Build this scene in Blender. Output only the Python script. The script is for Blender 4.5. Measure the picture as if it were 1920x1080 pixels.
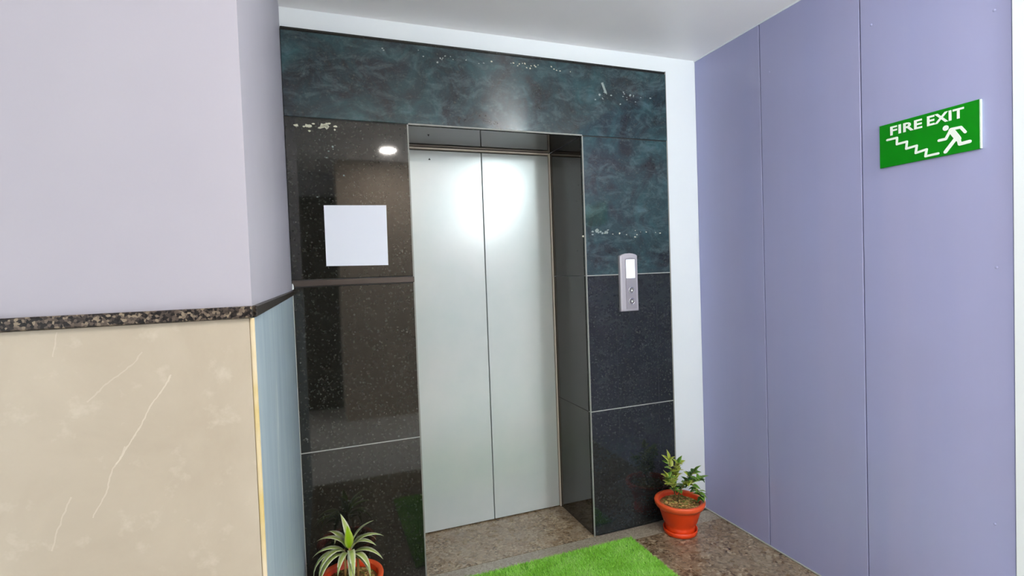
import bpy, bmesh, math, random
import numpy as np
from mathutils import Vector, Matrix

for _o in list(bpy.data.objects):
    bpy.data.objects.remove(_o)
S = bpy.context.scene
COL = S.collection
random.seed(7)
RNG = np.random.default_rng(7)

# ------------------------------------------------------------------ camera
cd = bpy.data.cameras.new('camera')
cam = bpy.data.objects.new('camera', cd)
COL.objects.link(cam)
cd.sensor_fit = 'HORIZONTAL'
cd.sensor_width = 36.0
cd.lens = 968.408 / 1920 * 36.0
cd.clip_start = 0.02
R_ = Vector((0.93726623, -0.34673006, -0.03619789))
U_ = Vector((0.04406974, 0.01484251, 0.99891819))
F_ = Vector((0.3458177, 0.93784752, -0.02919169))
M = Matrix((R_, U_, -F_)).transposed().to_4x4()
M.translation = Vector((0.45097, -2.26792, 1.33710))
cam.matrix_world = M
S.camera = cam

# ------------------------------------------------------------------ world, exposure, lights
w = bpy.data.worlds.new('world')
S.world = w
w.use_nodes = True
w.node_tree.nodes['Background'].inputs[0].default_value = (0.90, 0.96, 1.0, 1)
w.node_tree.nodes['Background'].inputs[1].default_value = 3.1
S.view_settings.view_transform = 'Standard'
S.view_settings.look = 'None'
S.view_settings.gamma = 1.0
S.view_settings.use_curve_mapping = False
S.view_settings.exposure = -0.20

# ceiling lamps: (x, y, disc diameter, watts, colour)
CEIL = 2.441
LAMPS = [
    (1.04, -2.28, 0.12, 24.0, (1.0, 0.93, 0.86)),
]

GLOBE = (2.27, -2.40, 2.26, 0.095, 235.0)      # hanging globe lamp: place, radius, emission
UPL = (2.25, -2.85, 1.85, 0.07, 560.0)        # added unseen uplighter to brighten the ceiling: place, rim height, bulb radius, emission
GLOBE_COL = (0.88, 0.98, 1.0, 1)

# added glazing lets fill daylight in through two walls: portals guide the sampling
WX0, WX1, WZ0, WZ1 = -3.15, -0.75, 0.08, 2.40
WY0, WY1 = -3.32, -1.36


def portal(loc, rot, sx_, sy_):
    pl = bpy.data.lights.new('window_portal', 'AREA')
    pl.shape = 'RECTANGLE'
    pl.size, pl.size_y = sx_, sy_
    po = bpy.data.objects.new('window_portal', pl)
    COL.objects.link(po)
    po.location = loc
    po.rotation_euler = rot
    pl.cycles.is_portal = True


portal(((WX0 + WX1) / 2, -3.42, (WZ0 + WZ1) / 2), (math.pi / 2, 0, math.pi), WX1 - WX0, WZ1 - WZ0)
portal((-3.22, (WY0 + WY1) / 2, (WZ0 + WZ1) / 2), (math.pi / 2, 0, math.pi / 2), WY1 - WY0, WZ1 - WZ0)


def lamp_light(x, y, z, d, watts, c, parent):
    ld = bpy.data.lights.new('lamp_light', 'AREA')
    ld.shape = 'DISK'
    ld.size = d
    ld.energy = watts
    ld.color = c
    o = bpy.data.objects.new('lamp_light', ld)
    COL.objects.link(o)
    o.location = (x, y, z)
    o.parent = parent
    return o


# ------------------------------------------------------------------ helpers
def lin(c):
    return tuple(((v / 255) / 12.92 if v / 255 <= 0.04045 else ((v / 255 + 0.055) / 1.055) ** 2.4) for v in c) + (1.0,)


class Mat:
    """small node-building helper around one Principled material"""

    def __init__(s, name, color=(200, 200, 200), rough=0.5, metal=0.0, spec=0.5):
        s.m = bpy.data.materials.new(name)
        s.m.use_nodes = True
        s.nt = s.m.node_tree
        s.b = s.nt.nodes['Principled BSDF']
        s.b.inputs['Base Color'].default_value = lin(color)
        s.b.inputs['Roughness'].default_value = rough
        s.b.inputs['Metallic'].default_value = metal
        s.b.inputs['Specular IOR Level'].default_value = spec
        s.col = None
        tc = s.nt.nodes.new('ShaderNodeTexCoord')
        s.co = tc.outputs['Object']

    def n(s, t, **k):
        nd = s.nt.nodes.new(t)
        for a, v in k.items():
            setattr(nd, a, v)
        return nd

    def L(s, a, b):
        s.nt.links.new(a, b)

    def map(s, scale=(1, 1, 1), rot=(0, 0, 0)):
        mp = s.n('ShaderNodeMapping')
        mp.inputs['Scale'].default_value = scale
        mp.inputs['Rotation'].default_value = rot
        s.L(s.co, mp.inputs[0])
        return mp.outputs[0]

    def noise(s, scale, detail=4, rough=0.55, co=None, dist=0.0):
        nd = s.n('ShaderNodeTexNoise')
        nd.inputs['Scale'].default_value = scale
        nd.inputs['Detail'].default_value = detail
        nd.inputs['Roughness'].default_value = rough
        nd.inputs['Distortion'].default_value = dist
        s.L(co if co is not None else s.co, nd.inputs['Vector'])
        return nd.outputs['Fac']

    def voro(s, scale, feature='F1', out='Distance', co=None):
        nd = s.n('ShaderNodeTexVoronoi', feature=feature)
        nd.inputs['Scale'].default_value = scale
        s.L(co if co is not None else s.co, nd.inputs['Vector'])
        return nd.outputs[out]

    def ramp(s, fac, stops):
        nd = s.n('ShaderNodeValToRGB')
        cr = nd.color_ramp
        while len(cr.elements) < len(stops):
            cr.elements.new(0.5)
        for e, (p, c) in zip(cr.elements, stops):
            e.position = p
            e.color = c if len(c) == 4 else lin(c)
        s.L(fac, nd.inputs[0])
        return nd.outputs[0]

    def mixc(s, fac, a, b, mode='MIX'):
        nd = s.n('ShaderNodeMix', data_type='RGBA', blend_type=mode)
        for sock, v in ((nd.inputs[0], fac), (nd.inputs[6], a), (nd.inputs[7], b)):
            if isinstance(v, (int, float)):
                sock.default_value = v
            elif isinstance(v, tuple):
                sock.default_value = v if len(v) == 4 else lin(v)
            else:
                s.L(v, sock)
        return nd.outputs[2]

    def math(s, op, a, b=0.0):
        nd = s.n('ShaderNodeMath', operation=op)
        for sock, v in ((nd.inputs[0], a), (nd.inputs[1], b)):
            if isinstance(v, (int, float)):
                sock.default_value = v
            else:
                s.L(v, sock)
        return nd.outputs[0]

    def base(s, c):
        s.L(c, s.b.inputs['Base Color'])
        return s

    def rough(s, fac, lo, hi):
        mr = s.n('ShaderNodeMapRange')
        mr.inputs[3].default_value = lo
        mr.inputs[4].default_value = hi
        s.L(fac, mr.inputs[0])
        s.L(mr.outputs[0], s.b.inputs['Roughness'])

    def bump(s, h, strength=0.2, dist=0.002):
        bp = s.n('ShaderNodeBump')
        bp.inputs['Strength'].default_value = strength
        bp.inputs['Distance'].default_value = dist
        s.L(h, bp.inputs['Height'])
        s.L(bp.outputs[0], s.b.inputs['Normal'])
        return s


def white(v):
    return (v, v, v, 1.0)


# ------------------------------------------------------------------ materials
def plaster(name, c1, c2, rough=0.45, spec=0.4):
    m = Mat(name, c1, rough, spec=spec)
    m.base(m.mixc(m.ramp(m.noise(2.2, 3), [(0.35, white(0)), (0.7, white(1))]), c1, c2))
    m.bump(m.noise(60, 3), 0.08, 0.002)
    return m.m


M_white = plaster('white_plaster', (234, 240, 243), (230, 237, 241), 0.5)
M_lilac = plaster('pale_lilac_plaster', (168, 166, 176), (163, 161, 172), 0.55, 0.25)
M_ceil = plaster('ceiling_paint', (246, 245, 246), (242, 242, 244), 0.38, 0.5)
M_rear = plaster('rear_wall_paint', (244, 243, 241), (240, 240, 239), 0.6)


def purple():
    m = Mat('purple_panel_paint', (146, 150, 190), 0.36, spec=0.5)
    streak = m.noise(3.0, 3, co=m.map((1, 2.2, 0.12)))
    cloud = m.noise(1.6, 4)
    c = m.mixc(m.ramp(streak, [(0.35, white(0)), (0.7, white(1))]), (160, 164, 205), (167, 168, 206))
    c = m.mixc(m.math('MULTIPLY', m.ramp(cloud, [(0.4, white(0)), (0.75, white(1))]), 0.5), c, (160, 160, 192))
    m.base(c)
    m.rough(streak, 0.28, 0.46)
    m.bump(m.noise(5, 3, co=m.map((1, 1, 0.25))), 0.10, 0.01)
    return m.m


M_purple = purple()


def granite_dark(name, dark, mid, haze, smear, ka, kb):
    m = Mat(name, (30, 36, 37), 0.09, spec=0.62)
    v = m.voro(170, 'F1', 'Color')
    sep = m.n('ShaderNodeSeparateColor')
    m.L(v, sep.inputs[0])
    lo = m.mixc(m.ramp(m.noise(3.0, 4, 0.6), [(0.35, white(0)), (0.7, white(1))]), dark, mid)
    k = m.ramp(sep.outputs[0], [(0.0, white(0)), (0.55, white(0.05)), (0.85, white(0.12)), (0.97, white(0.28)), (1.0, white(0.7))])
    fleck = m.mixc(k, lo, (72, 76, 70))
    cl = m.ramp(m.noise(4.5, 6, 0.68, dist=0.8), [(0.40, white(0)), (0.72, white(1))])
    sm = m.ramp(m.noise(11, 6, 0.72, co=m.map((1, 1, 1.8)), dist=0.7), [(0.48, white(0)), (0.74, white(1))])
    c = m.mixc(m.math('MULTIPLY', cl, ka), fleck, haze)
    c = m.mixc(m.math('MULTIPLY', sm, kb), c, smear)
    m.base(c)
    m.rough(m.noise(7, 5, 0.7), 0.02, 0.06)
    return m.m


M_gran = granite_dark('dark_granite', (15, 16, 14), (24, 24, 20), (32, 34, 31), (58, 60, 55), 0.5, 0.22)
M_granwarm = granite_dark('granite_warm_reflect', (22, 17, 12), (36, 28, 20), (40, 33, 26), (64, 54, 44), 0.5, 0.2)  # jamb copy of the granite, warm door reflection tinted into its colour
M_grancool = granite_dark('granite_cool_reflect', (17, 20, 22), (26, 29, 32), (36, 45, 49), (60, 67, 70), 0.65, 0.28)  # right column copy, cool room reflection put into the granite colour
M_granreflect = granite_dark('granite_teal_reflect', (24, 30, 34), (38, 42, 50), (50, 86, 91), (102, 130, 134), 0.85, 0.4)  # dust haze plus cool reflected teal painted into the granite colour


def granite_brown(name='brown_granite', tint=1.0, scale=1.0):
    m = Mat(name, (120, 108, 92), 0.25, spec=0.5)
    v = m.voro(95 * scale, 'F1', 'Color')
    sep = m.n('ShaderNodeSeparateColor')
    m.L(v, sep.inputs[0])
    k = tint
    t = lambda c: tuple(min(255, x * k) for x in c)
    c = m.ramp(sep.outputs[0], [(0.0, t((70, 54, 38))), (0.25, t((126, 104, 78))), (0.5, t((154, 132, 104))), (0.75, t((164, 147, 122))), (1.0, t((200, 184, 156)))])
    cl = m.ramp(m.noise(14 * scale, 5, 0.7), [(0.4, white(0)), (0.65, white(1))])
    c = m.mixc(m.math('MULTIPLY', cl, 0.55), c, t((104, 78, 50)))
    c2 = m.ramp(m.noise(5, 4, 0.6), [(0.45, white(0)), (0.7, white(1))])
    c = m.mixc(m.math('MULTIPLY', c2, 0.5), c, t((158, 146, 126)))
    m.base(c)
    m.rough(m.noise(20, 3), 0.18, 0.4)
    return m.m


M_floor = granite_brown('brown_granite', 0.88)
M_bouncefloor = plaster('bounce_floor_tile', (238, 234, 226), (228, 224, 214), 0.4)  # unseen pale floor finish added to bounce light onto the ceiling
M_thresh = granite_brown('threshold_granite', 0.98, 1.1)


def strip_gran():
    m = Mat('grey_border_granite', (150, 146, 140), 0.3)
    v = m.voro(160, 'F1', 'Color')
    sep = m.n('ShaderNodeSeparateColor')
    m.L(v, sep.inputs[0])
    m.base(m.ramp(sep.outputs[0], [(0, (122, 112, 98)), (0.5, (146, 136, 120)), (1, (166, 156, 140))]))
    return m.m


M_border = strip_gran()


def trim_gran(name, k):
    m = Mat(name, (90, 80, 74), 0.35, spec=0.3)
    v = m.voro(250, 'F1', 'Color')
    sep = m.n('ShaderNodeSeparateColor')
    m.L(v, sep.inputs[0])
    c = m.ramp(sep.outputs[0], [(0, (20 * k, 16 * k, 16 * k)), (0.38, (44 * k, 37 * k, 34 * k)), (0.55, (92 * k, 80 * k, 72 * k)), (0.8, (126 * k, 110 * k, 98 * k)), (1, (190 * k, 172 * k, 146 * k))])
    m.base(c)
    return m.m


M_trim = trim_gran('speckled_trim_granite', 0.70)
M_trimshade = trim_gran('shaded_trim_granite', 0.42)  # same trim granite, darkened to carry the shade of the side face


def marble(name, ca, cb, vein, rough, vs=1.0, grime=None):
    m = Mat(name, ca, rough, spec=0.5)
    cl = m.ramp(m.noise(5.0, 6, 0.65, dist=0.4), [(0.35, white(0)), (0.7, white(1))])
    c = m.mixc(cl, ca, cb)
    # long thin diagonal veins
    wv = m.n('ShaderNodeTexWave', wave_type='BANDS', bands_direction='X')
    wv.inputs['Scale'].default_value = 0.85
    wv.inputs['Distortion'].default_value = 5.0
    wv.inputs['Detail'].default_value = 4.0
    wv.inputs['Detail Scale'].default_value = 1.3
    m.L(m.map((1, 1, 0.55), (0, math.radians(28), 0)), wv.inputs['Vector'])
    line = m.ramp(wv.outputs['Fac'], [(0.965, white(0)), (0.998, white(1))])
    msk = m.ramp(m.noise(3.2, 3), [(0.45, white(0)), (0.6, white(1))])
    c = m.mixc(m.math('MULTIPLY', m.math('MULTIPLY', line, msk), 0.2 * vs), c, vein)
    sx = m.n('ShaderNodeSeparateXYZ')
    m.L(m.co, sx.inputs[0])
    wob = m.math('MULTIPLY', m.math('SUBTRACT', m.noise(14, 4, 0.6), 0.5), 0.024)
    for (xa, za, xb, zb, w_, k_) in ((0.2137, 1.194, 0.138, 1.058, 0.0011, 0.8), (0.150, 1.085, 0.103, 0.98, 0.0011, 0.6), (0.180, 1.232, 0.105, 1.160, 0.0012, 0.4),
                                     (0.0763, 1.018, 0.0493, 0.94, 0.0010, 0.5), (0.0725, 1.272, 0.066, 1.235, 0.0010, 0.45), (-0.42, 1.20, -0.62, 0.85, 0.0012, 0.7), (-0.9, 0.55, -1.1, 0.2, 0.0012, 0.7)):
        ln = math.hypot(xb - xa, zb - za)
        ux, uz = (xb - xa) / ln, (zb - za) / ln
        t_ = m.math('ADD', m.math('MULTIPLY', m.math('SUBTRACT', sx.outputs[0], xa), ux), m.math('MULTIPLY', m.math('SUBTRACT', sx.outputs[2], za), uz))
        d_ = m.math('ADD', m.math('MULTIPLY', m.math('SUBTRACT', sx.outputs[0], xa), -uz), m.math('MULTIPLY', m.math('SUBTRACT', sx.outputs[2], za), ux))
        d_ = m.math('ABSOLUTE', m.math('ADD', d_, wob))
        on = m.math('MULTIPLY', m.math('LESS_THAN', d_, w_), m.math('MULTIPLY', m.math('GREATER_THAN', t_, 0.0), m.math('LESS_THAN', t_, ln)))
        c = m.mixc(m.math('MULTIPLY', on, k_ * 0.7), c, vein)
    spot = m.ramp(m.noise(26, 4, 0.6), [(0.58, white(0)), (0.75, white(1))])
    c = m.mixc(m.math('MULTIPLY', spot, 0.35), c, vein)
    m.base(c)
    return m.m


M_cream = marble('cream_marble', (168, 157, 140), (178, 168, 151), (204, 197, 182), 0.4)


def marble_side():  # cream marble seen in cool shade, the shade painted into its colour
    m = Mat('cream_marble_shade', (150, 166, 170), 0.42, spec=0.16)
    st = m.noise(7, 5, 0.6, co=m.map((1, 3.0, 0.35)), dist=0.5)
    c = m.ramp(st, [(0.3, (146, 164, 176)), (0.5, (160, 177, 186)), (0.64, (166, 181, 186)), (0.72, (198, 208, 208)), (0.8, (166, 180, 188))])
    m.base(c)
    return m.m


M_creamshade = marble_side()


def steel():
    m = Mat('brushed_steel', (196, 206, 206), 0.24, 0.12)
    n1 = m.noise(2.5, 5, 0.6)
    n2 = m.noise(40, 4, 0.6, co=m.map((1, 1, 0.06)))
    m.base(m.mixc(m.ramp(n1, [(0.35, white(0)), (0.7, white(1))]), (204, 215, 214), (217, 221, 220)))
    m.rough(n2, 0.2, 0.29)
    return m.m


M_steel = steel()
M_frame = Mat('frame_steel', (228, 218, 204), 0.4, 0.1).m
M_dark = Mat('dark_gap', (22, 22, 22), 0.6).m
M_jointstrip = Mat('brown_filler_strip', (74, 66, 62), 0.2).m
M_grout = Mat('pale_grout', (158, 160, 156), 0.8).m
M_caulk = Mat('grey_caulk', (138, 140, 134), 0.55).m
M_paper = Mat('white_paper', (232, 238, 250), 0.6).m
M_sign = Mat('sign_green', (0, 128, 6), 0.45, spec=0.25).m
M_signedge = Mat('sign_edge', (196, 226, 200), 0.4).m
M_signwhite = Mat('sign_white', (240, 248, 240), 0.45).m
M_silver = Mat('silver_plastic', (190, 186, 192), 0.35, 0.35).m
M_silver2 = Mat('silver_face', (168, 164, 170), 0.3, 0.45).m
M_chrome = Mat('chrome_ring', (220, 220, 224), 0.12, 1.0).m
M_btn = Mat('button_grey', (120, 118, 124), 0.3, 0.3).m


def screen_mat():
    m = Mat('lit_screen', (230, 240, 255), 0.3)
    m.b.inputs['Emission Color'].default_value = (0.82, 0.91, 1.0, 1)
    m.b.inputs['Emission Strength'].default_value = 1.1
    return m.m


M_screen = screen_mat()


def emit_mat():
    m = Mat('lamp_lens', (255, 255, 255), 0.4)
    m.b.inputs['Emission Color'].default_value = (1, 1, 1, 1)
    m.b.inputs['Emission Strength'].default_value = 6.0
    return m.m


M_lens = emit_mat()
M_globe = Mat('globe_glow', (255, 255, 255), 0.3).m
_b = M_globe.node_tree.nodes['Principled BSDF']
_b.inputs['Emission Color'].default_value = GLOBE_COL
_b.inputs['Emission Strength'].default_value = GLOBE[4]
M_bulb = Mat('bulb_glow', (255, 255, 255), 0.3).m
_b = M_bulb.node_tree.nodes['Principled BSDF']
_b.inputs['Emission Color'].default_value = (1.0, 0.97, 0.96, 1)
_b.inputs['Emission Strength'].default_value = UPL[4]


def terracotta(name, a, b):
    m = Mat(name, a, 0.42, spec=0.45)
    m.base(m.mixc(m.noise(12, 4), a, b))
    return m.m


M_pot = terracotta('orange_pot_plastic', (228, 70, 16), (216, 56, 10))
M_rim = terracotta('pot_rim', (232, 96, 50), (218, 78, 36))


def soil_mat():
    m = Mat('soil', (120, 84, 46), 0.9)
    m.base(m.ramp(m.noise(90, 4, 0.7), [(0.3, (70, 46, 22)), (0.5, (128, 92, 46)), (0.7, (168, 132, 74))]))
    return m.m


M_soil = soil_mat()
M_chip = Mat('wood_chip', (186, 150, 88), 0.8).m
M_chip2 = Mat('dry_green_chip', (116, 122, 50), 0.8).m
M_stem = Mat('plant_stem', (104, 92, 52), 0.7).m


def leaf_mat(name, a, b, c=None):
    m = Mat(name, a, 0.4, spec=0.4)
    at = m.n('ShaderNodeAttribute', attribute_name='edge')
    f = at.outputs['Fac']
    m.base(m.mixc(m.ramp(f, [(0.35, white(0)), (0.75, white(1))]), a, b))
    m.b.inputs['Subsurface Weight'].default_value = 0.0
    tr = m.n('ShaderNodeBsdfTranslucent')
    tr.inputs[0].default_value = lin(a)
    mx = m.n('ShaderNodeMixShader')
    mx.inputs[0].default_value = 0.2
    out = m.nt.nodes['Material Output']
    m.L(m.b.outputs[0], mx.inputs[1])
    m.L(tr.outputs[0], mx.inputs[2])
    m.L(mx.outputs[0], out.inputs[0])
    return m.m


M_leafA = leaf_mat('leaf_green', (92, 140, 44), (142, 176, 78))
M_leafB = leaf_mat('leaf_yellow_green', (168, 186, 56), (208, 214, 116))
M_leafC = leaf_mat('leaf_dark', (42, 80, 32), (78, 116, 54))
M_strapA = leaf_mat('strap_leaf', (186, 204, 112), (246, 248, 218))
M_strapB = leaf_mat('strap_leaf_bright', (166, 208, 24), (204, 226, 96))


def grass_mat():
    m = Mat('artificial_grass', (90, 160, 40), 0.5, spec=0.3)
    at = m.n('ShaderNodeAttribute', attribute_name='tone')
    m.base(m.ramp(at.outputs['Fac'], [(0.0, (146, 208, 66)), (0.5, (184, 248, 104)), (1.0, (222, 252, 168))]))
    return m.m


M_grass = grass_mat()
M_matback = Mat('mat_backing', (90, 150, 44), 0.9).m
M_brown = Mat('brown_door_laminate', (70, 54, 44), 0.4).m
M_rearblue = plaster('blue_grey_paint', (214, 216, 226), (208, 211, 222), 0.6)
M_pier = plaster('beige_pier_paint', (222, 204, 186), (216, 198, 180), 0.6)
M_darkframe = Mat('dark_door_frame', (58, 54, 52), 0.5).m
M_bead = None


def bead_mat():
    m = Mat('cream_edge_bead', (206, 194, 172), 0.85, spec=0.1)
    m.base(m.mixc(m.ramp(m.noise(5, 3), [(0.5, white(0)), (0.68, white(1))]), (204, 192, 170), (186, 166, 108)))
    return m.m


M_bead = bead_mat()


# ------------------------------------------------------------------ mesh helpers
def link(name, me, mat, parent=None, smooth=False):
    o = bpy.data.objects.new(name, me)
    COL.objects.link(o)
    if mat is not None and not me.materials:
        for mm in (mat if isinstance(mat, (list, tuple)) else [mat]):
            me.materials.append(mm)
    if smooth:
        for p in me.polygons:
            p.use_smooth = True
    if parent is not None:
        o.parent = parent
    return o


def from_bm(name, bm, mat, parent=None, smooth=False):
    me = bpy.data.meshes.new(name)
    bm.normal_update()
    bm.to_mesh(me)
    bm.free()
    return link(name, me, mat, parent, smooth)


def add_box(bm, x0, x1, y0, y1, z0, z1, bevel=0.0, seg=1, mi=0):
    r = bmesh.ops.create_cube(bm, size=1.0)
    vs = r['verts']
    for v in vs:
        v.co = Vector((x0 + (v.co.x + .5) * (x1 - x0), y0 + (v.co.y + .5) * (y1 - y0), z0 + (v.co.z + .5) * (z1 - z0)))
    fs = set(f for v in vs for f in v.link_faces)
    for f in fs:
        f.material_index = mi
    if bevel > 0:
        es = list(set(e for v in vs for e in v.link_edges))
        bmesh.ops.bevel(bm, geom=es, offset=bevel, segments=seg, affect='EDGES', profile=0.5)


def box(name, x0, x1, y0, y1, z0, z1, mat, parent=None, bevel=0.0, seg=1):
    bm = bmesh.new()
    add_box(bm, x0, x1, y0, y1, z0, z1, bevel, seg)
    return from_bm(name, bm, mat, parent)


def lathe(bm, prof, n=40, c=(0, 0, 0)):
    rings = []
    for (r, z) in prof:
        if r < 1e-6:
            rings.append([bm.verts.new((c[0], c[1], c[2] + z))])
        else:
            rings.append([bm.verts.new((c[0] + r * math.cos(2 * math.pi * k / n), c[1] + r * math.sin(2 * math.pi * k / n), c[2] + z)) for k in range(n)])
    for a, b in zip(rings, rings[1:]):
        for k in range(n):
            k2 = (k + 1) % n
            if len(a) == 1 and len(b) == 1:
                continue
            if len(a) == 1:
                bm.faces.new((a[0], b[k], b[k2]))
            elif len(b) == 1:
                bm.faces.new((a[k], a[k2], b[0]))
            else:
                bm.faces.new((a[k], a[k2], b[k2], b[k]))
    bmesh.ops.recalc_face_normals(bm, faces=bm.faces[:])


def add_tube(bm, pts, rads, n=8):
    rings = []
    for i, p in enumerate(pts):
        p = Vector(p)
        d = (Vector(pts[min(i + 1, len(pts) - 1)]) - Vector(pts[max(i - 1, 0)])).normalized()
        a = d.cross(Vector((0.31, 0.9, 0.2))).normalized()
        b = d.cross(a)
        rings.append([bm.verts.new(p + (a * math.cos(2 * math.pi * k / n) + b * math.sin(2 * math.pi * k / n)) * rads[i]) for k in range(n)])
    for a, b in zip(rings, rings[1:]):
        for k in range(n):
            bm.faces.new((a[k], a[(k + 1) % n], b[(k + 1) % n], b[k]))
    bm.faces.new(rings[0][::-1])
    bm.faces.new(rings[-1])


def prism(bm, pts, h, mi=0):
    """outline pts (x,y) extruded from z=0 to z=h"""
    b = [bm.verts.new((p[0], p[1], 0)) for p in pts]
    t = [bm.verts.new((p[0], p[1], h)) for p in pts]
    n = len(pts)
    fs = [bm.faces.new(t), bm.faces.new(b[::-1])]
    for k in range(n):
        fs.append(bm.faces.new((b[k], b[(k + 1) % n], t[(k + 1) % n], t[k])))
    for f in fs:
        f.material_index = mi
    return fs


def empty(name, loc=(0, 0, 0), rz=0.0):
    o = bpy.data.objects.new(name, None)
    COL.objects.link(o)
    o.location = loc
    o.rotation_euler = (0, 0, rz)
    o.empty_display_size = 0.05
    return o


def tag(o, label, cat, group=None):
    o['label'] = label
    o['category'] = cat
    if group:
        o['group'] = group
    return o


def struct(o, label=None):
    o['kind'] = 'structure'
    if label:
        o['label'] = label
    return o


# ------------------------------------------------------------------ dimensions (metres)
XL, XR = 0.3388, 2.1815          # granite surround, left and right edge
OL, OR_ = 0.8344, 1.6796         # doorway opening
ZT, Z1, Z2, Z3 = 2.3573, 1.9967, 1.3250, 0.6292
D = 0.3759                       # door plane behind the granite face
XW = 2.388                       # purple wall
YP = -1.2905                     # front of the left wall
FAR = -3.4

# ------------------------------------------------------------------ setting
# floor: slabs, border strip, threshold
floor = box('floor', -3.2, 4.4, FAR, 0.6, -0.12, -0.02, M_grout)
struct(floor, 'brown speckled granite floor')
JY = -0.105
fx = [-3.2, -1.5, 0.2, 1.9, 3.15, 4.4]
fy = [FAR, -2.4, -1.3, JY]
for i in range(len(fx) - 1):
    for j in range(len(fy) - 1):
        box('floor_slab', fx[i] + 0.0007, fx[i + 1] - 0.0007, fy[j] + 0.0007, fy[j + 1] - 0.0007, -0.02, 0.0, M_floor if j == 2 else M_bouncefloor, floor)
box('border_strip', XL, XW, JY + 0.0007, -0.0007, -0.02, 0.0, M_border, floor)
box('threshold_slab', OL - 0.02, OR_ + 0.02, 0.0007, D + 0.03, -0.02, 0.001, M_thresh, floor)

ceil = box('ceiling', -3.2, 4.4, FAR, 0.6, CEIL, CEIL + 0.12, M_ceil)
struct(ceil, 'smooth pale grey ceiling')

# back wall with an opening behind the granite
bm = bmesh.new()
add_box(bm, XL - 0.05, OL - 0.02, 0.02, 0.6, 0, CEIL)
add_box(bm, OR_ + 0.02, XW + 0.1, 0.02, 0.6, 0, CEIL)
add_box(bm, OL - 0.02, OR_ + 0.02, 0.02, 0.6, Z1 + 0.02, CEIL)
wb = struct(from_bm('wall_back', bm, M_white), 'white plaster wall around the dark granite lift surround')

# left wall (projects forward), plaster above, marble below, granite band between
wl = struct(box('wall_left', -3.2, XL - 0.003, YP + 0.004, 0.02, 0, CEIL, M_lilac), 'pale lilac plaster wall above a cream marble dado')
box('plaster_face', XL - 0.02, XL, YP + 0.012, 0.0195, 1.297, CEIL, M_lilac, wl)
box('plaster_face', -3.2, XL, YP - 0.0005, YP + 0.012, 1.297, CEIL, M_lilac, wl)
TB, TT = 1.2775, 1.2972
for (a, b) in ((-3.2, -1.9), (-1.9, -0.6), (-0.6, XL - 0.004)):
    for (z0, z1) in ((0, 0.632), (0.632, TB)):
        box('marble_slab', a + 0.001, b - 0.001, YP - 0.004, YP + 0.01, z0 + 0.001, z1 - 0.001, M_cream, wl)
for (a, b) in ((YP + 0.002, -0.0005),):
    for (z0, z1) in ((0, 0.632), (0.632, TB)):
        box('marble_slab', XL - 0.01, XL + 0.002, a, b, z0 + 0.001, z1 - 0.001, M_creamshade, wl)
bm = bmesh.new()
add_tube(bm, [(XL - 0.001, YP - 0.001, 0.0), (XL - 0.001, YP - 0.001, TB - 0.001)], [0.0040, 0.0040], 10)
from_bm('corner_bead', bm, M_bead, wl, True)
bm = bmesh.new()
add_tube(bm, [(XL + 0.002, -0.003, 0.0), (XL + 0.002, -0.003, TB)], [0.003, 0.003], 8)
from_bm('corner_grout', bm, M_grout, wl)
t1 = struct(box('trim_1', -3.2, XL + 0.001, YP - 0.012, YP + 0.005, TB, TT, M_trim, None, 0.002), 'brown and black speckled granite band along the cream marble')
t2 = struct(box('trim_2', XL - 0.01, XL + 0.007, YP + 0.006, -0.0015, TB, TT, M_trimshade, None, 0.002), 'speckled granite band with shade in its colour along the side of the left wall')
# small lump of white filler where the band meets the granite
bm = bmesh.new()
bmesh.ops.create_icosphere(bm, subdivisions=2, radius=0.009)
for v in bm.verts:
    v.co = Vector((v.co.x * 0.5, v.co.y * 0.7, v.co.z * 1.5)) * (1 + 0.15 * math.sin(v.co.x * 400 + v.co.z * 300)) + Vector((XL + 0.004, -0.012, 1.312))
from_bm('filler_lump', bm, M_white, wl, True)

# right wall of three purple panels
wr = struct(box('wall_right', XW + 0.014, XW + 0.12, -1.345, 0.02, 0, CEIL, M_dark), 'blue purple panelled wall carrying the fire exit sign')
G = 0.0022
for a, b in ((0.0195, -0.4174), (-0.4174, -0.8877), (-0.8877, -1.343)):
    bm = bmesh.new()
    add_box(bm, XW, XW + 0.013, b + G, a - G if a < 0 else a, 0.004, CEIL - 0.002, 0.0012, 1)
    from_bm('wall_panel', bm, M_purple, wr)
for (y, z) in ((-1.300, 2.075), (-1.30, 1.30), (-1.29, 0.5), (-0.93, 2.2), (-0.47, 2.2)):
    bm = bmesh.new()
    bmesh.ops.create_uvsphere(bm, u_segments=10, v_segments=6, radius=0.0045)
    for v in bm.verts:
        v.co = Vector((XW + v.co.x * 0.4, y + v.co.y, z + v.co.z))
    from_bm('screw_head', bm, M_purple, wr, True)
struct(box('wall_right_end', XW - 0.006, XW + 0.12, -1.62, -1.3455, 0, CEIL, M_white), 'white plaster end beside the purple panels')
t3 = struct(box('trim_3', XW - 0.007, XW, -1.343, 0.0195, 0, 0.007, M_grout, None, 0.002), 'thin pale grout line at the foot of the purple wall')
t4 = struct(box('trim_4', XW - 0.004, XW, -1.343, 0.0195, CEIL - 0.006, CEIL, M_white), 'thin white paint edge over the purple wall')
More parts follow.
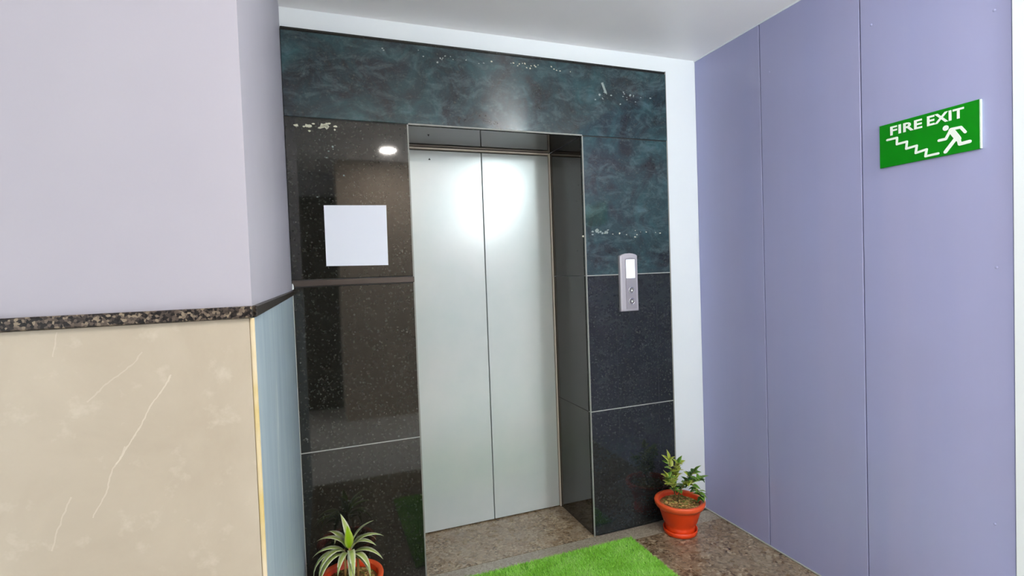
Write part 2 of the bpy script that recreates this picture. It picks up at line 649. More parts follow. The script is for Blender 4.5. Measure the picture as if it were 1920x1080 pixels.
# the rest of the lobby, behind the camera
bm = bmesh.new()
add_box(bm, WX1, 4.4, FAR - 0.1, FAR, 0, CEIL)
add_box(bm, -3.2, WX1, FAR - 0.1, FAR, 0, WZ0)
add_box(bm, -3.2, WX1, FAR - 0.1, FAR, WZ1, CEIL)
struct(from_bm('wall_rear', bm, M_rearblue), 'plain blue grey wall opposite the lift')
w1 = struct(empty('fill_window_1', ((WX0 + WX1) / 2, FAR - 0.05, WZ0)), 'added open glazing behind the camera for fill daylight')  # opening added as fill light for the lift alcove
for k in range(4):
    x = -1.18 + k * 2.36 / 3
    box('window_mullion', x - 0.02, x + 0.02, -0.03, 0.03, 0, WZ1 - WZ0, M_frame, w1)
bm = bmesh.new()
add_box(bm, -3.3, -3.2, FAR, YP + 0.1, 0, WZ0)
add_box(bm, -3.3, -3.2, FAR, YP + 0.1, WZ1, CEIL)
add_box(bm, -3.3, -3.2, FAR, WY0, WZ0, WZ1)
add_box(bm, -3.3, -3.2, WY1, YP + 0.1, WZ0, WZ1)
struct(from_bm('wall_far_left', bm, M_rear))
w2 = struct(empty('fill_window_2', (-3.25, (WY0 + WY1) / 2, WZ0)), 'added open glazing at the far end of the lobby for fill daylight')  # second opening added to brighten the purple wall and ceiling
for k in range(3):
    y = -0.96 + k * 0.96
    box('window_mullion', -0.03, 0.03, y - 0.02, y + 0.02, 0, WZ1 - WZ0, M_frame, w2)
struct(box('wall_far_right', 4.4, 4.5, FAR, 0.6, 0, CEIL, M_rear))
struct(box('wall_alcove', XW + 0.12, 4.4, -1.62, -1.5, 0, CEIL, M_rear))
struct(box('wall_pier', 0.62, 1.45, FAR, -2.78, 0, CEIL, M_pier), 'warm beige wall pier opposite the lift')
d2 = struct(box('door_2', 0.12, 0.60, FAR, FAR + 0.04, 0.0, 2.1, M_brown, None, 0.004), 'dark brown door opposite the lift')
for a, b, c, d in ((0.05, 0.12, 0, 2.18), (0.60, 0.6195, 0, 2.18), (0.12, 0.60, 2.1, 2.18)):
    box('door_frame', a, b, FAR, FAR + 0.06, c, d, M_darkframe, d2)

# ------------------------------------------------------------------ granite surround (trim_5)
ts = empty('trim_5', (0, 0, 0))
struct(ts, 'polished dark granite surround framing the lift doorway')


def panel(x0, x1, z0, z1, y=0.0, name='granite_panel', g=0.0020, bev=0.0014, mat=None):
    bm = bmesh.new()
    add_box(bm, x0 + g, x1 - g, y, 0.018, z0 + g, z1 - g, bev, 1)
    return from_bm(name, bm, mat or M_gran, ts)


bm = bmesh.new()
add_box(bm, XL + 0.001, OL - 0.021, 0.006, 0.0199, 0, ZT - 0.002)
add_box(bm, OR_ + 0.021, XR - 0.001, 0.006, 0.0199, 0, ZT - 0.002)
add_box(bm, OL - 0.021, OR_ + 0.021, 0.006, 0.0199, Z1 + 0.021, ZT - 0.002)
from_bm('mortar_bed', bm, M_grout, ts)
panel(XL, XR, Z1, ZT - 0.014, -0.004, mat=M_granreflect)                        # lintel, slightly proud
panel(XL, XR, ZT - 0.014, ZT, -0.002, 'granite_cap_strip', g=0.0022)
panel(XL, OL, Z2 + 0.014, Z1)
panel(XL, OL, Z2 - 0.014, Z2 + 0.014, -0.004, 'granite_joint_strip', mat=M_jointstrip)
panel(XL, OL, Z3, Z2 - 0.014)
panel(XL, OL, 0.0, Z3)
ZR = 1.3092
panel(OR_, XR, ZR, Z1, mat=M_granreflect)
panel(OR_, XR, Z3, ZR, mat=M_grancool)
panel(OR_, XR, 0.0, Z3, mat=M_grancool)
for x0, x1, z in ((XL, OL, Z3), (OR_, XR, Z3), (OR_, XR, ZR)):
    box('grout_line', x0 + 0.001, x1 - 0.001, 0.0003, 0.0175, z - 0.0021, z + 0.0021, M_grout, ts)
for x0, x1, z in ((XL, XR, ZT - 0.014), (XL, OL, Z2 - 0.014), (XL, OL, Z2 + 0.014), (XL, OL, Z1), (OR_, XR, Z1)):
    box('dark_joint', x0 + 0.001, x1 - 0.001, 0.0015, 0.0175, z - 0.0022, z + 0.0022, M_dark, ts)
# reveal of the doorway
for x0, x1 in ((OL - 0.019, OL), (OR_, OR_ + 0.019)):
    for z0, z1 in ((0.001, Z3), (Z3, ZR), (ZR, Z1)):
        box('granite_jamb', x0, x1, 0.0185, D + 0.03, z0 + 0.0008, z1 - 0.0008, M_granwarm, ts)
box('granite_soffit', OL, OR_, 0.0185, D + 0.03, Z1, Z1 + 0.019, M_granwarm, ts)
for x0 in (OL - 0.0055, OR_ - 0.0005):
    box('edge_caulk', x0, x0 + 0.006, -0.0012, 0.005, 0.0, Z1 - 0.001, M_caulk, ts)
box('edge_caulk', OL, OR_, -0.0052, 0.002, Z1 - 0.0015, Z1 + 0.0045, M_caulk, ts)
box('edge_caulk', XR - 0.004, XR + 0.002, -0.0015, 0.0199, 0.0, ZT, M_caulk, ts)


# dried plaster flecks on the granite: irregular thin flakes
def flecks(cx, cz, sx, sz, n, rmin, rmax, mat, y=-0.0002):
    bm = bmesh.new()
    for _ in range(n):
        x = random.gauss(cx, sx)
        z = random.gauss(cz, sz)
        x = min(max(x, XL + 0.01), XR - 0.01)
        r = random.uniform(rmin, rmax)
        k = random.randint(5, 7)
        a0 = random.uniform(0, 6.28)
        el = random.uniform(0.5, 1.0)
        pts = []
        for i in range(k):
            a = a0 + 2 * math.pi * i / k
            q = r * random.uniform(0.6, 1.1)
            pts.append((x + q * math.cos(a), z + q * el * math.sin(a)))
        b = [bm.verts.new((p[0], y, p[1])) for p in pts]
        t = [bm.verts.new((x + (p[0] - x) * .7, y - 0.0006, z + (p[1] - z) * .7)) for p in pts]
        bm.faces.new(t)
        for i in range(k):
            bm.faces.new((b[i], b[(i + 1) % k], t[(i + 1) % k], t[i]))
    bmesh.ops.recalc_face_normals(bm, faces=bm.faces[:])
    o = from_bm('plaster_flecks', bm, mat, ts)
    o['kind'] = 'stuff'


M_fleck = Mat('dried_plaster', (196, 196, 176), 0.8).m
M_fleck2 = Mat('dried_plaster_grey', (132, 146, 142), 0.8).m

# ------------------------------------------------------------------ lift door
dr = struct(empty('door_1', ((OL + OR_) / 2, D, 0)), 'closed two panel brushed steel lift door')
dr['category'] = 'elevator door'


def dbox(name, x0, x1, y0, y1, z0, z1, mat, bev=0.0):
    bm = bmesh.new()
    ox = (OL + OR_) / 2
    add_box(bm, x0 - ox, x1 - ox, y0 - D, y1 - D, z0, z1, bev, 1)
    return from_bm(name, bm, mat, dr)


DM = 1.2788
HT = 1.980
dbox('door_panel', OL + 0.001, DM - 0.0022, D, D + 0.022, 0.006, HT, M_steel, 0.002)
dbox('door_panel', DM + 0.0022, OR_ - 0.0125, D, D + 0.022, 0.006, HT, M_steel, 0.002)
dbox('door_backing', OL - 0.015, OR_ + 0.015, D + 0.0235, D + 0.029, 0.0015, Z1 - 0.001, M_dark)
dbox('frame_jamb', OR_ - 0.0095, OR_ - 0.001, D - 0.006, D + 0.022, 0.002, Z1 - 0.002, M_frame, 0.002)
dbox('frame_header', OL + 0.001, OR_ - 0.010, D - 0.004, D + 0.022, HT + 0.006, Z1 - 0.001, M_frame, 0.002)
bm = bmesh.new()
prism(bm, [(0.007 * math.cos(math.pi / 2 + k * 2.0944), 0.007 * math.sin(math.pi / 2 + k * 2.0944)) for k in range(3)], 0.002)
o = from_bm('release_keyhole', bm, M_dark, dr)
o.rotation_euler = (math.pi / 2, 0, 0)
o.location = (0.9995 - (OL + OR_) / 2, -0.0003, 1.935)
o['label'] = 'small dark triangular release keyhole'

# ------------------------------------------------------------------ paper notice
bm = bmesh.new()
P = [(0.4742, 1.3928), (0.7246, 1.3900), (0.7264, 1.6459), (0.4748, 1.6430)]
N = 8
grid = []
for i in range(N + 1):
    row = []
    for j in range(N + 1):
        u, v = i / N, j / N
        x = (1 - u) * (1 - v) * P[0][0] + u * (1 - v) * P[1][0] + u * v * P[2][0] + (1 - u) * v * P[3][0]
        z = (1 - u) * (1 - v) * P[0][1] + u * (1 - v) * P[1][1] + u * v * P[2][1] + (1 - u) * v * P[3][1]
        lift = 0.0015 + 0.0025 * max(0, (u - 0.6)) * max(0, v - 0.6) * 6
        row.append(bm.verts.new((x, -lift, z)))
    grid.append(row)
for i in range(N):
    for j in range(N):
        bm.faces.new((grid[i][j], grid[i + 1][j], grid[i + 1][j + 1], grid[i][j + 1]))
back = [[bm.verts.new((v.co.x, -0.0004, v.co.z)) for v in row] for row in grid]
for i in range(N):
    for (a_, b_) in (((i, 0), (i + 1, 0)), ((i, N), (i + 1, N)), ((0, i), (0, i + 1)), ((N, i), (N, i + 1))):
        bm.faces.new((grid[a_[0]][a_[1]], grid[b_[0]][b_[1]], back[b_[0]][b_[1]], back[a_[0]][a_[1]]))
bm.faces.new((back[0][0], back[N][0], back[N][N], back[0][N]))
bmesh.ops.remove_doubles(bm, verts=bm.verts[:], dist=1e-6)
bmesh.ops.recalc_face_normals(bm, faces=bm.faces[:])
pp = from_bm('paper_notice', bm, M_paper)
tag(pp, 'blank square sheet of white paper stuck on the granite left of the lift door', 'paper')

# ------------------------------------------------------------------ call panel
cp = empty('call_panel', (1.9165, 0, 1.268))
tag(cp, 'silver lift call panel with lit screen and two buttons on the granite', 'call panel')


def arch(wd, z0, z1, bow, n=10):
    pts = [(-wd, z0), (wd, z0)]
    for k in range(n + 1):
        a = k / n
        x = wd - 2 * wd * a
        pts.append((x, z1 - bow * (x / wd) ** 2))
    return pts


def on_wall(bm):
    """prism space (x, z, depth) -> wall space facing -y"""
    for v in bm.verts:
        v.co = Vector((v.co.x, -v.co.z, v.co.y))


bm = bmesh.new()
prism(bm, arch(0.0525, -0.147, 0.147, 0.012), 0.018)
es = [e for e in bm.edges if all(v.co.z > 0.017 for v in e.verts)]
bmesh.ops.bevel(bm, geom=es, offset=0.008, segments=3, affect='EDGES', profile=0.5)
on_wall(bm)
bmesh.ops.recalc_face_normals(bm, faces=bm.faces[:])
from_bm('panel_body', bm, M_silver, cp)
bm = bmesh.new()
prism(bm, arch(0.030, -0.135, 0.124, 0.006), 0.0035)
on_wall(bm)
bmesh.ops.recalc_face_normals(bm, faces=bm.faces[:])
o = from_bm('face_plate', bm, M_silver2, cp)
o.location = (0.008, -0.0175, 0)
bm = bmesh.new()
add_box(bm, -0.0255, 0.0255, -0.0025, 0, -0.047, 0.047, 0.001)
o = from_bm('screen', bm, M_screen, cp)
o.location = (0.0055, -0.0205, 0.068)
o['label'] = 'glowing white screen'
for k, z in enumerate((-0.041, -0.097)):
    bm = bmesh.new()
    n1, n2 = 20, 8
    vv = [[bm.verts.new(((0.0155 + 0.0032 * math.cos(b)) * math.cos(a), -0.0032 * math.sin(b), (0.0155 + 0.0032 * math.cos(b)) * math.sin(a)))
           for b in [2 * math.pi * j / n2 for j in range(n2)]] for a in [2 * math.pi * i / n1 for i in range(n1)]]
    for i in range(n1):
        for j in range(n2):
            bm.faces.new((vv[i][j], vv[(i + 1) % n1][j], vv[(i + 1) % n1][(j + 1) % n2], vv[i][(j + 1) % n2]))
    bmesh.ops.recalc_face_normals(bm, faces=bm.faces[:])
    bm2 = bmesh.new()
    prism(bm2, [(0.013 * math.cos(2 * math.pi * i / 20), 0.013 * math.sin(2 * math.pi * i / 20)) for i in range(20)], 0.004)
    on_wall(bm2)
    bmesh.ops.recalc_face_normals(bm2, faces=bm2.faces[:])
    b = from_bm('call_button', bm2, M_btn, cp)
    b.location = (0.008, -0.0205, z)
    ring = from_bm('button_ring', bm, M_chrome, b, True)
    ring.location = (0, -0.001, 0)
    bm3 = bmesh.new()
    s = 1 if k == 0 else -1
    tri = [(-0.006, -0.004 * s), (0.006, -0.004 * s), (0, 0.006 * s)]
    prism(bm3, tri if s > 0 else tri[::-1], 0.001)
    on_wall(bm3)
    bmesh.ops.recalc_face_normals(bm3, faces=bm3.faces[:])
    a = from_bm('arrow', bm3, M_signwhite, b)
    a.location = (0, -0.0041, 0)

# ------------------------------------------------------------------ fire exit sign (faces -x, reads towards -y)
SW, SH = 0.3066, 0.1525
sg = empty('fire_exit_sign', (XW - 0.0003, -0.9587, 1.6689))
sg.rotation_euler = (0, 0, -math.pi / 2)      # local x -> -y, local y -> x(+), so depth towards viewer is local -y
tag(sg, 'green FIRE EXIT sign with stairs and running figure on the purple wall', 'sign')
bm = bmesh.new()
add_box(bm, 0, SW - 0.002, -0.006, 0.0, 0, SH, 0.0006)
from_bm('sign_board', bm, M_sign, sg)
bm = bmesh.new()
add_box(bm, SW - 0.0019, SW + 0.002, -0.0062, 0.0, 0.001, SH - 0.001, 0.0004)
from_bm('sign_edge', bm, M_signedge, sg)['label'] = 'pale edge of the sign board'


def sgn(px, py):
    """sign sketch units -> metres on the board (left, up)"""
    t = (px - 270) / 1030
    s = t * 500 / (420 * (1 - t) + 500 * t)
    top = 470 - 0.277 * (px - 270)
    bot = 890 - 0.2 * (px - 285)
    return (s * SW, (1 - (py - top) / (bot - top)) * SH)


HSTEP = 0.0


def strokes(bm, pts, wd, h=0.0007, wd2=None):
    pts = [sgn(*p) for p in pts]
    n = len(pts)
    global HSTEP
    for i, p in enumerate(pts):
        r = wd / 2 if wd2 is None else (wd + (wd2 - wd) * i / (n - 1)) / 2
        prism(bm, [(p[0] + r * math.cos(2 * math.pi * k / 10), p[1] + r * math.sin(2 * math.pi * k / 10)) for k in range(10)], h + HSTEP)
        HSTEP += 0.00003
    for i, (a, b) in enumerate(zip(pts, pts[1:])):
        ra = wd / 2 if wd2 is None else (wd + (wd2 - wd) * i / (n - 1)) / 2
        rb = wd / 2 if wd2 is None else (wd + (wd2 - wd) * (i + 1) / (n - 1)) / 2
        d = Vector((b[0] - a[0], b[1] - a[1])).normalized()
        nn = Vector((-d.y, d.x))
        prism(bm, [(a[0] - nn.x * ra, a[1] - nn.y * ra), (b[0] - nn.x * rb, b[1] - nn.y * rb), (b[0] + nn.x * rb, b[1] + nn.y * rb), (a[0] + nn.x * ra, a[1] + nn.y * ra)], h + HSTEP)
        HSTEP += 0.00003


bm = bmesh.new()
strokes(bm, [(348, 607), (448, 582), (445, 648), (548, 620), (540, 692), (648, 660), (636, 735), (748, 697), (735, 768), (866, 738)], 0.0075)
on_wall(bm)
bmesh.ops.recalc_face_normals(bm, faces=bm.faces[:])
from_bm('stairs_symbol', bm, M_signwhite, sg).location = (0, -0.0061, 0)
HSTEP = 0.0
bm = bmesh.new()
hx, hy = sgn(945, 482)
prism(bm, [(hx + 0.0088 * math.cos(2 * math.pi * k / 16), hy + 0.0088 * math.sin(2 * math.pi * k / 16)) for k in range(16)], 0.0007)
strokes(bm, [(1003, 505), (1072, 590)], 0.017, wd2=0.017)
strokes(bm, [(1005, 492), (1100, 472), (1145, 520)], 0.0085)
strokes(bm, [(985, 520), (945, 592), (875, 608)], 0.0085)
strokes(bm, [(1072, 575), (1088, 642), (1190, 615)], 0.0105)
strokes(bm, [(1045, 590), (940, 722)], 0.0110)
on_wall(bm)
bmesh.ops.recalc_face_normals(bm, faces=bm.faces[:])
from_bm('running_figure', bm, M_signwhite, sg).location = (0, -0.0061, 0)


def word(txt, x0, x1, z0, capz):
    cu = bpy.data.curves.new('text', 'FONT')
    cu.body = txt
    cu.size = 1.0
    cu.offset = 0.028
    cu.extrude = 0.0004
    cu.resolution_u = 3
    cu.space_character = 1.06
    to = bpy.data.objects.new('text', cu)
    COL.objects.link(to)
    dg = bpy.context.evaluated_depsgraph_get()
    me = bpy.data.meshes.new_from_object(to.evaluated_get(dg))
    bpy.data.objects.remove(to)
    bm = bmesh.new()
    bm.from_mesh(me)
    xs = [v.co.x for v in bm.verts]
    ys = [v.co.y for v in bm.verts]
    for v in bm.verts:
        v.co.x = x0 + (v.co.x - min(xs)) / (max(xs) - min(xs)) * (x1 - x0)
        v.co.y = z0 + (v.co.y - min(ys)) / (max(ys) - min(ys)) * capz
        v.co.z += 0.0004
    on_wall(bm)
    o = from_bm('lettering', bm, M_signwhite, sg)
    o.location = (0, -0.0061, 0)
    return o


a0, b0 = sgn(380, 560)[0], sgn(705, 480)[0]
a1, b1 = sgn(755, 460)[0], sgn(1135, 385)[0]
word('FIRE', a0, b0, SH * 0.715, SH * 0.205)
word('EXIT', a1, b1, SH * 0.715, SH * 0.215)


# ------------------------------------------------------------------ grass mat
GX0, GX1, GY0, GY1 = 0.80, 1.836, -0.86, -0.088
gm = box('grass_mat', GX0, GX1, GY0, GY1, 0.0, 0.005, M_matback)
tag(gm, 'bright green artificial grass mat lying before the lift door', 'mat')
NB = 95000
bx = RNG.uniform(GX0, GX1, NB)
by = RNG.uniform(GY0, GY1, NB)
h = RNG.uniform(0.009, 0.017, NB)
ang = RNG.uniform(0, 2 * np.pi, NB)
lean = RNG.uniform(0.1, 0.9, NB) * h
la = RNG.uniform(0, 2 * np.pi, NB) * 0.6 + 2.0
wd = RNG.uniform(0.0008, 0.0015, NB)
V = np.zeros((NB, 3, 3))
V[:, 0] = np.stack([bx - wd * np.cos(ang), by - wd * np.sin(ang), np.full(NB, 0.0048)], 1)
V[:, 1] = np.stack([bx + wd * np.cos(ang), by + wd * np.sin(ang), np.full(NB, 0.0048)], 1)
V[:, 2] = np.stack([np.clip(bx + lean * np.cos(la), GX0 - .004, GX1 + .004), np.clip(by + lean * np.sin(la), GY0 - .004, GY1 + .004), 0.005 + h], 1)
me = bpy.data.meshes.new('grass_blades')
me.vertices.add(NB * 3)
me.vertices.foreach_set('co', V.reshape(-1))
me.loops.add(NB * 3)
me.loops.foreach_set('vertex_index', np.arange(NB * 3, dtype=np.int32))
me.polygons.add(NB)
me.polygons.foreach_set('loop_start', np.arange(0, NB * 3, 3, dtype=np.int32))
me.update(calc_edges=True)
tone = np.clip(RNG.normal(0.45, 0.25, NB) + 0.25 * np.sin(bx * 23 + 2 * np.sin(by * 17)) * np.sin(by * 29), 0, 1)
at = me.attributes.new('tone', 'FLOAT', 'POINT')
at.data.foreach_set('value', np.repeat(tone, 3).astype(np.float32))
gb = link('grass_blades', me, M_grass, gm)
gb['kind'] = 'stuff'


# ------------------------------------------------------------------ potted plants
def leaf_mesh(name, length, width, droop, fold=0.25, n=6, mat=None, tip=0.55):
    """a leaf along +x, rising in z, width in y; attribute edge = 0 at midrib, 1 at margin"""
    vs, fs, ed = [], [], []
    th = 0.0006
    for layer in (0, 1):
        for i in range(n + 1):
            t = i / n
            wdt = width * (math.sin(math.pi * min(1, t * 0.96 + 0.03) ** tip)) * 0.5
            a = droop * t
            x = length * (math.sin(a) / droop if abs(droop) > 1e-3 else t)
            z = -length * ((1 - math.cos(a)) / droop if abs(droop) > 1e-3 else 0)
            for j, s in enumerate((-1, 0, 1)):
                vs.append((x, s * wdt, z + abs(s) * wdt * fold - layer * th))
                ed.append(abs(s))
    K = 3 * (n + 1)
    for i in range(n):
        for j in range(2):
            q = [3 * i + j, 3 * i + 3 + j, 3 * i + 4 + j, 3 * i + 1 + j]
            fs.append(q[::-1])
            fs.append([k + K for k in q])
    for i in range(n):
        for j in (0, 2):
            q = [3 * i + j, 3 * i + 3 + j, 3 * i + 3 + j + K, 3 * i + j + K]
            fs.append(q if j == 0 else q[::-1])
    me = bpy.data.meshes.new(name)
    me.from_pydata(vs, [], fs)
    a = me.attributes.new('edge', 'FLOAT', 'POINT')
    a.data.foreach_set('value', np.array(ed, dtype=np.float32))
    for p in me.polygons:
        p.use_smooth = True
    me.materials.append(mat)
    return me


def place_leaf(me, parent, p, d, roll=0.0):
    """leaf base at p pointing along d"""
    d = Vector(d).normalized()
    up = Vector((0, 0, 1))
    if abs(d.z) > 0.97:
        up = Vector((0.3, -0.9, 0.1))
    y = up.cross(d).normalized()
    z = d.cross(y)
    m = Matrix((d, y, z)).transposed().to_4x4() @ Matrix.Rotation(roll, 4, 'X')
    m.translation = Vector(p)
    o = bpy.data.objects.new('leaf', me)
    COL.objects.link(o)
    o.parent = parent
    o.matrix_local = m
    return o


def pot(root, rb, rr, hgt, soil_z, saucer_r):
    bm = bmesh.new()
    lathe(bm, [(0, 0.006), (saucer_r * 0.80, 0.006), (saucer_r * 0.9, 0.009), (saucer_r * 0.96, 0.026), (saucer_r, 0.026), (saucer_r * 0.97, 0.004), (saucer_r * 0.9, 0.0), (0, 0.0)], 40)
    from_bm('saucer', bm, M_pot, root, True)
    z0 = 0.007
    bm = bmesh.new()
    rn = rr * 0.86
    f = lambda t: rb + (rn - rb) * t
    zt = hgt - 0.028
    lathe(bm, [(0, z0), (rb * 0.97, z0), (rb, z0 + 0.004), (rb * 1.02, z0 + 0.03), (rb * 0.98, z0 + 0.034), (f(0.35), z0 + (zt - z0) * 0.42), (f(0.75), z0 + (zt - z0) * 0.78), (rn, zt), (rn, hgt - 0.006), (rn - 0.006, hgt - 0.006), (rn - 0.006, soil_z - 0.01), (rn - 0.02, soil_z - 0.02)], 48)
    from_bm('pot_body', bm, M_pot, root, True)
    bm = bmesh.new()
    lathe(bm, [(rn + 0.0005, hgt - 0.03), (rr * 0.93, hgt - 0.029), (rr * 0.985, hgt - 0.016), (rr, hgt - 0.006), (rr * 0.985, hgt), (rr * 0.94, hgt + 0.002), (rn - 0.003, hgt - 0.001), (rn - 0.005, hgt - 0.008), (rn + 0.0005, hgt - 0.03)], 48)
    from_bm('pot_rim', bm, M_rim, root, True)
    bm = bmesh.new()
    rs = rn - 0.0065
    prof = [(0, soil_z + 0.008)] + [(rs * k / 8, soil_z + 0.008 * (1 - (k / 8) ** 2)) for k in range(1, 9)] + [(rs, soil_z - 0.012), (0, soil_z - 0.012)]
    lathe(bm, prof, 32)
    for v in bm.verts:
        if v.co.z > soil_z - 0.002 and v.co.xy.length < rs * 0.98:
            v.co.z += 0.004 * (random.random() - 0.4)
    from_bm('soil', bm, M_soil, root, True)
    for mt, n in ((M_chip, 110), (M_chip2, 70)):
        bm = bmesh.new()
        for _ in range(n):
            a = random.uniform(0, 6.28)
            q = rs * 0.9 * math.sqrt(random.random())
            s = random.uniform(0.006, 0.015)
            r = bmesh.ops.create_cube(bm, size=1.0)
            mm = Matrix.Translation((q * math.cos(a), q * math.sin(a), soil_z + 0.008 * (1 - (q / rs) ** 2) + 0.003)) @ Matrix.Rotation(random.uniform(0, 6.28), 4, 'Z') @ Matrix.Rotation(random.uniform(-.5, .5), 4, 'X') @ Matrix.Diagonal((s, s * 0.5, 0.003, 1))
            for v in r['verts']:
                v.co = mm @ v.co
        o = from_bm('bark_chips', bm, mt, root)
        o['kind'] = 'stuff'


RH = Vector((0.938, -0.347, 0))       # horizontal direction of the picture's right, used to shape the plants
FH = Vector((0.347, 0.938, 0))

# right: small bushy shrub
rp = empty('potted_shrub', (2.098, -0.132, 0))
tag(rp, 'small bushy shrub in an orange pot in the corner by the purple wall', 'potted plant')
pot(rp, 0.070, 0.124, 0.166, 0.143, 0.084)
SZ = 0.15
base = RH * -0.012 + Vector((0, 0, SZ))
br = [
    [base, base + RH * -0.012 + Vector((0, 0, 0.05)), RH * -0.035 + Vector((0, 0, SZ + 0.12)), RH * -0.045 + FH * 0.01 + Vector((0, 0, SZ + 0.22))],
    [base + RH * 0.002, RH * 0.0 + Vector((0, 0, SZ + 0.055)), RH * 0.035 + FH * -0.02 + Vector((0, 0, SZ + 0.12)), RH * 0.075 + FH * -0.02 + Vector((0, 0, SZ + 0.165))],
    [RH * 0.024 + FH * -0.013 + Vector((0, 0, SZ + 0.095)), RH * 0.06 + FH * -0.03 + Vector((0, 0, SZ + 0.115)), RH * 0.10 + FH * -0.03 + Vector((0, 0, SZ + 0.13))],
    [RH * -0.025 + Vector((0, 0, SZ + 0.09)), RH * -0.05 + FH * -0.03 + Vector((0, 0, SZ + 0.115)), RH * -0.07 + FH * -0.04 + Vector((0, 0, SZ + 0.15))],
    [RH * -0.03 + Vector((0, 0, SZ + 0.10)), RH * -0.005 + FH * 0.02 + Vector((0, 0, SZ + 0.16)), RH * 0.01 + FH * 0.03 + Vector((0, 0, SZ + 0.19))],
    [RH * 0.035 + FH * -0.02 + Vector((0, 0, SZ + 0.12)), RH * 0.08 + FH * -0.045 + Vector((0, 0, SZ + 0.075)), RH * 0.095 + FH * -0.05 + Vector((0, 0, SZ + 0.04))],
]
for b in br:
    bm = bmesh.new()
    add_tube(bm, b, [0.0042 - 0.0026 * i / (len(b) - 1) for i in range(len(b))], 7)
    from_bm('stem', bm, M_stem, rp, True)
LM = [leaf_mesh('leaf', l, w_, dr_, 0.3, 5, mt) for l, w_, dr_, mt in (
    (0.042, 0.026, 0.6, M_leafA), (0.040, 0.026, 0.5, M_leafB), (0.038, 0.022, 0.8, M_leafC), (0.034, 0.022, 0.5, M_leafA), (0.046, 0.024, 0.3, M_leafB))]
rr_ = random.Random(11)
for bi, b in enumerate(br):
    pts = [Vector(p) for p in b]
    for i in range(len(pts) - 1):
        if i == 0 and bi < 2:
            continue
        for t in (0.06, 0.2, 0.34, 0.48, 0.62, 0.76, 0.9):
            p = pts[i].lerp(pts[i + 1], t)
            d0 = (pts[i + 1] - pts[i]).normalized()
            for s in range(2 if bi != 0 or i else 1):
                a = rr_.uniform(0, 6.28)
                side = (RH * math.cos(a) + FH * 0.75 * math.sin(a)).normalized()
                d = d0 * rr_.uniform(0.2, 0.7) + side + Vector((0, 0, rr_.uniform(0.0, 0.7)))
                k = rr_.choice([0, 1, 1, 3, 4, 1] if bi in (0, 3, 4) else [0, 2, 2, 3, 0, 1])
                place_leaf(LM[k], rp, p, d, rr_.uniform(-0.5, 0.5))
    place_leaf(LM[4 if bi in (0, 3) else 0], rp, pts[-1], (pts[-1] - pts[-2]).normalized() + Vector((0, 0, 0.3)))

# left: strap-leaved plant
lp = empty('potted_strap_plant', (0.508, -0.150, 0))
tag(lp, 'pale striped strap-leaved plant in an orange pot at the bottom edge', 'potted plant')
pot(lp, 0.068, 0.128, 0.166, 0.142, 0.086)
LZ = 0.155
LIFT = 0.042
stems = [(-0.02, 0.0, -0.02, 0.075), (0.012, -0.01, 0.004, 0.085), (0.0, 0.015, 0.0, 0.10), (0.03, 0.0, 0.03, 0.06)]
for (a, b, c, hh) in stems:
    bm = bmesh.new()
    p0 = RH * a + FH * b + Vector((0, 0, LZ))
    p1 = RH * c + FH * b + Vector((0, 0, LZ + LIFT + hh))
    add_tube(bm, [p0, p0.lerp(p1, 0.5) + RH * 0.003, p1], [0.006, 0.005, 0.004], 8)
    from_bm('stem', bm, M_chip, lp, True)
ST = [leaf_mesh('leaf', l, w_, dr_, f_, 9, mt, 0.7) for l, w_, dr_, f_, mt in (
    (0.135, 0.029, 1.6, 0.35, M_strapA), (0.125, 0.027, 2.1, 0.3, M_strapA), (0.165, 0.028, 2.5, 0.3, M_strapA), (0.105, 0.036, -0.25, 0.5, M_strapB), (0.125, 0.026, 1.0, 0.45, M_strapA), (0.19, 0.026, 2.7, 0.3, M_strapA))]
# (mesh, right, forward, height above soil, direction right, forward, up)
for k, a, b, z, da, df, dz in (
    (3, 0.004, -0.010, 0.085, -0.04, -0.14, 1.0),
    (4, 0.002, 0.002, 0.095, -0.12, 0.05, 1.0),
    (4, 0.012, 0.002, 0.095, 0.30, 0.05, 1.0),
    (0, -0.008, 0.0, 0.085, -0.62, 0.0, 1.0),
    (0, -0.015, -0.01, 0.07, -0.9, -0.2, 0.85),
    (0, 0.016, 0.0, 0.085, 0.62, 0.15, 1.0),
    (0, 0.014, -0.008, 0.08, 0.5, -0.2, 1.0),
    (0, 0.02, -0.01, 0.065, 1.0, -0.1, 0.7),
    (0, -0.012, 0.004, 0.08, -0.45, 0.3, 1.0),
    (1, 0.02, -0.01, 0.06, 0.8, -0.5, 0.6),
    (2, 0.008, -0.012, 0.07, 0.30, -0.7, 0.9),
    (2, -0.012, -0.012, 0.07, -0.45, -0.6, 0.9),
    (5, -0.02, -0.005, 0.065, -0.75, -0.5, 0.8),
    (5, 0.012, -0.012, 0.065, 0.25, -0.85, 0.8),
    (5, -0.014, -0.012, 0.06, -0.6, -0.8, 0.7),
    (1, 0.0, -0.01, 0.065, -0.1, -0.9, 0.8),
    (1, -0.015, 0.01, 0.08, -0.6, 0.6, 0.9),
    (1, 0.012, 0.012, 0.08, 0.5, 0.5, 0.9),
    (1, 0.022, -0.005, 0.05, 1.0, -0.6, 0.5),
    (1, -0.022, -0.01, 0.055, -0.9, -0.5, 0.6),
):
    place_leaf(ST[k], lp, RH * a + FH * b + Vector((0, 0, LZ + LIFT + z)), RH * da + FH * df + Vector((0, 0, dz)))

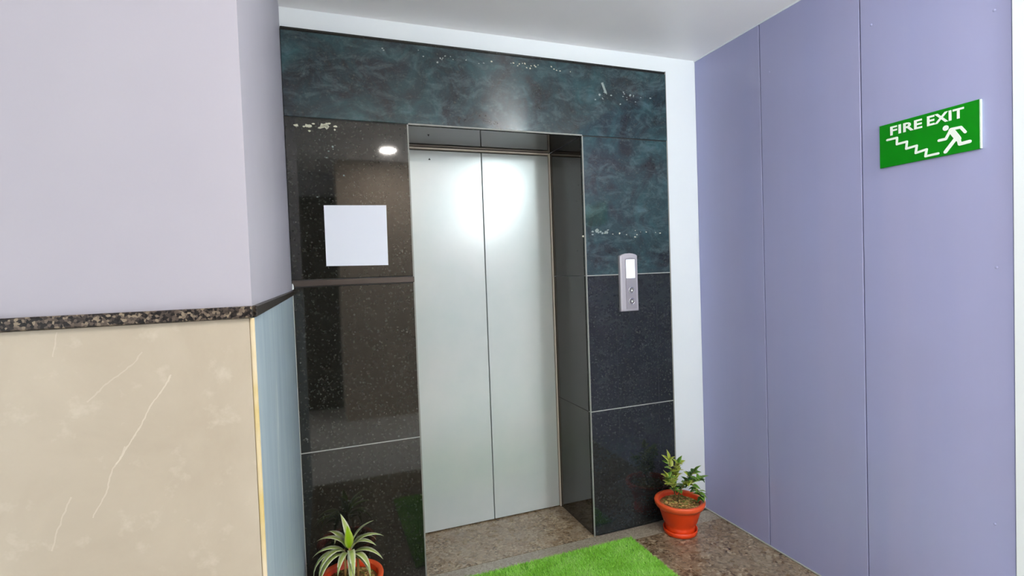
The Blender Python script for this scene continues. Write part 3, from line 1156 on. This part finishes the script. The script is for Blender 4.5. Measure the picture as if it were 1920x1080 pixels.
# ------------------------------------------------------------------ ceiling lamps
LN = ['small round white ceiling lamp before the brown door']
for (x, y, d, wt, c), lb in zip(LAMPS, LN):
    lo = empty('ceiling_lamp', (x, y, CEIL))
    tag(lo, lb, 'ceiling lamp')
    bm = bmesh.new()
    lathe(bm, [(d / 2 + 0.001, -0.001), (d / 2 + 0.02, -0.001), (d / 2 + 0.018, -0.012), (d / 2 + 0.002, -0.014), (d / 2 + 0.001, -0.001)], 32)
    from_bm('lamp_ring', bm, M_white, lo, True)
    bm = bmesh.new()
    lathe(bm, [(0, -0.002), (d / 2, -0.002), (d / 2, -0.008), (0, -0.010)], 32)
    from_bm('lamp_lens', bm, M_lens, lo, True)
    l = lamp_light(0, 0, -0.016, d, wt, c, lo)

ul = empty('added_uplighter', (UPL[0], UPL[1], 0))  # lamp outside the view, added to raise the ceiling brightness
tag(ul, 'added uplighter with an open white bowl, out of view, to brighten the ceiling', 'floor lamp')
bm = bmesh.new()
lathe(bm, [(0, 0.0), (0.14, 0.0), (0.14, 0.012), (0.10, 0.022), (0.016, 0.03), (0, 0.03)], 32)
from_bm('lamp_base', bm, M_chrome, ul, True)
bm = bmesh.new()
lathe(bm, [(0, 0.03), (0.012, 0.03), (0.012, UPL[2] - 0.11), (0, UPL[2] - 0.11)], 16)
from_bm('pole', bm, M_chrome, ul, True)
bm = bmesh.new()
lathe(bm, [(0, -0.11), (0.03, -0.11), (0.10, -0.07), (0.15, -0.02), (0.165, 0.0), (0.160, 0.0), (0.145, -0.018), (0.096, -0.065), (0.03, -0.10), (0, -0.10)], 36)
for v in bm.verts:
    v.co.z += UPL[2]
from_bm('lamp_bowl', bm, M_white, ul, True)
bm = bmesh.new()
bmesh.ops.create_icosphere(bm, subdivisions=3, radius=UPL[3])
for v in bm.verts:
    v.co.z += UPL[2] - 0.02
from_bm('bulb', bm, M_bulb, ul, True)
gx, gy, gz, gr, _s = GLOBE
gl = empty('globe_lamp', (gx, gy, CEIL))
tag(gl, 'white glowing globe lamp hanging on a short stem from the ceiling', 'ceiling lamp')
bm = bmesh.new()
lathe(bm, [(0, -0.001), (0.05, -0.001), (0.048, -0.018), (0.012, -0.022), (0.009, -0.03), (0.009, gz - CEIL + gr + 0.01), (0.03, gz - CEIL + gr + 0.004), (0.032, gz - CEIL + gr - 0.008), (0, gz - CEIL + gr - 0.008)], 28)
from_bm('lamp_stem', bm, M_chrome, gl, True)
bm = bmesh.new()
bmesh.ops.create_icosphere(bm, subdivisions=3, radius=gr)
for v in bm.verts:
    v.co.z += gz - CEIL
from_bm('globe', bm, M_globe, gl, True)

# plaster flecks, last small details
flecks(0.46, 1.965, 0.05, 0.012, 16, 0.004, 0.013, M_fleck)
flecks(1.92, 2.21, 0.09, 0.018, 20, 0.003, 0.008, M_fleck2, -0.0042)
flecks(1.40, 2.305, 0.12, 0.006, 18, 0.003, 0.006, M_fleck, -0.0042)
flecks(1.02, 2.30, 0.12, 0.008, 16, 0.003, 0.006, M_fleck2, -0.0042)
flecks(1.76, 1.53, 0.035, 0.012, 14, 0.005, 0.012, M_fleck2)
flecks(1.95, 1.515, 0.10, 0.010, 12, 0.003, 0.007, M_fleck)
flecks(0.50, 1.80, 0.04, 0.10, 8, 0.003, 0.006, M_fleck2)
bm = bmesh.new()
prism(bm, [(1.795, 2.262), (1.806, 2.266), (1.827, 2.215), (1.815, 2.212)], 0.0006)
on_wall(bm)
for v in bm.verts:
    v.co.y -= 0.0042
bmesh.ops.recalc_face_normals(bm, faces=bm.faces[:])
from_bm('plaster_smear', bm, M_fleck2, ts)
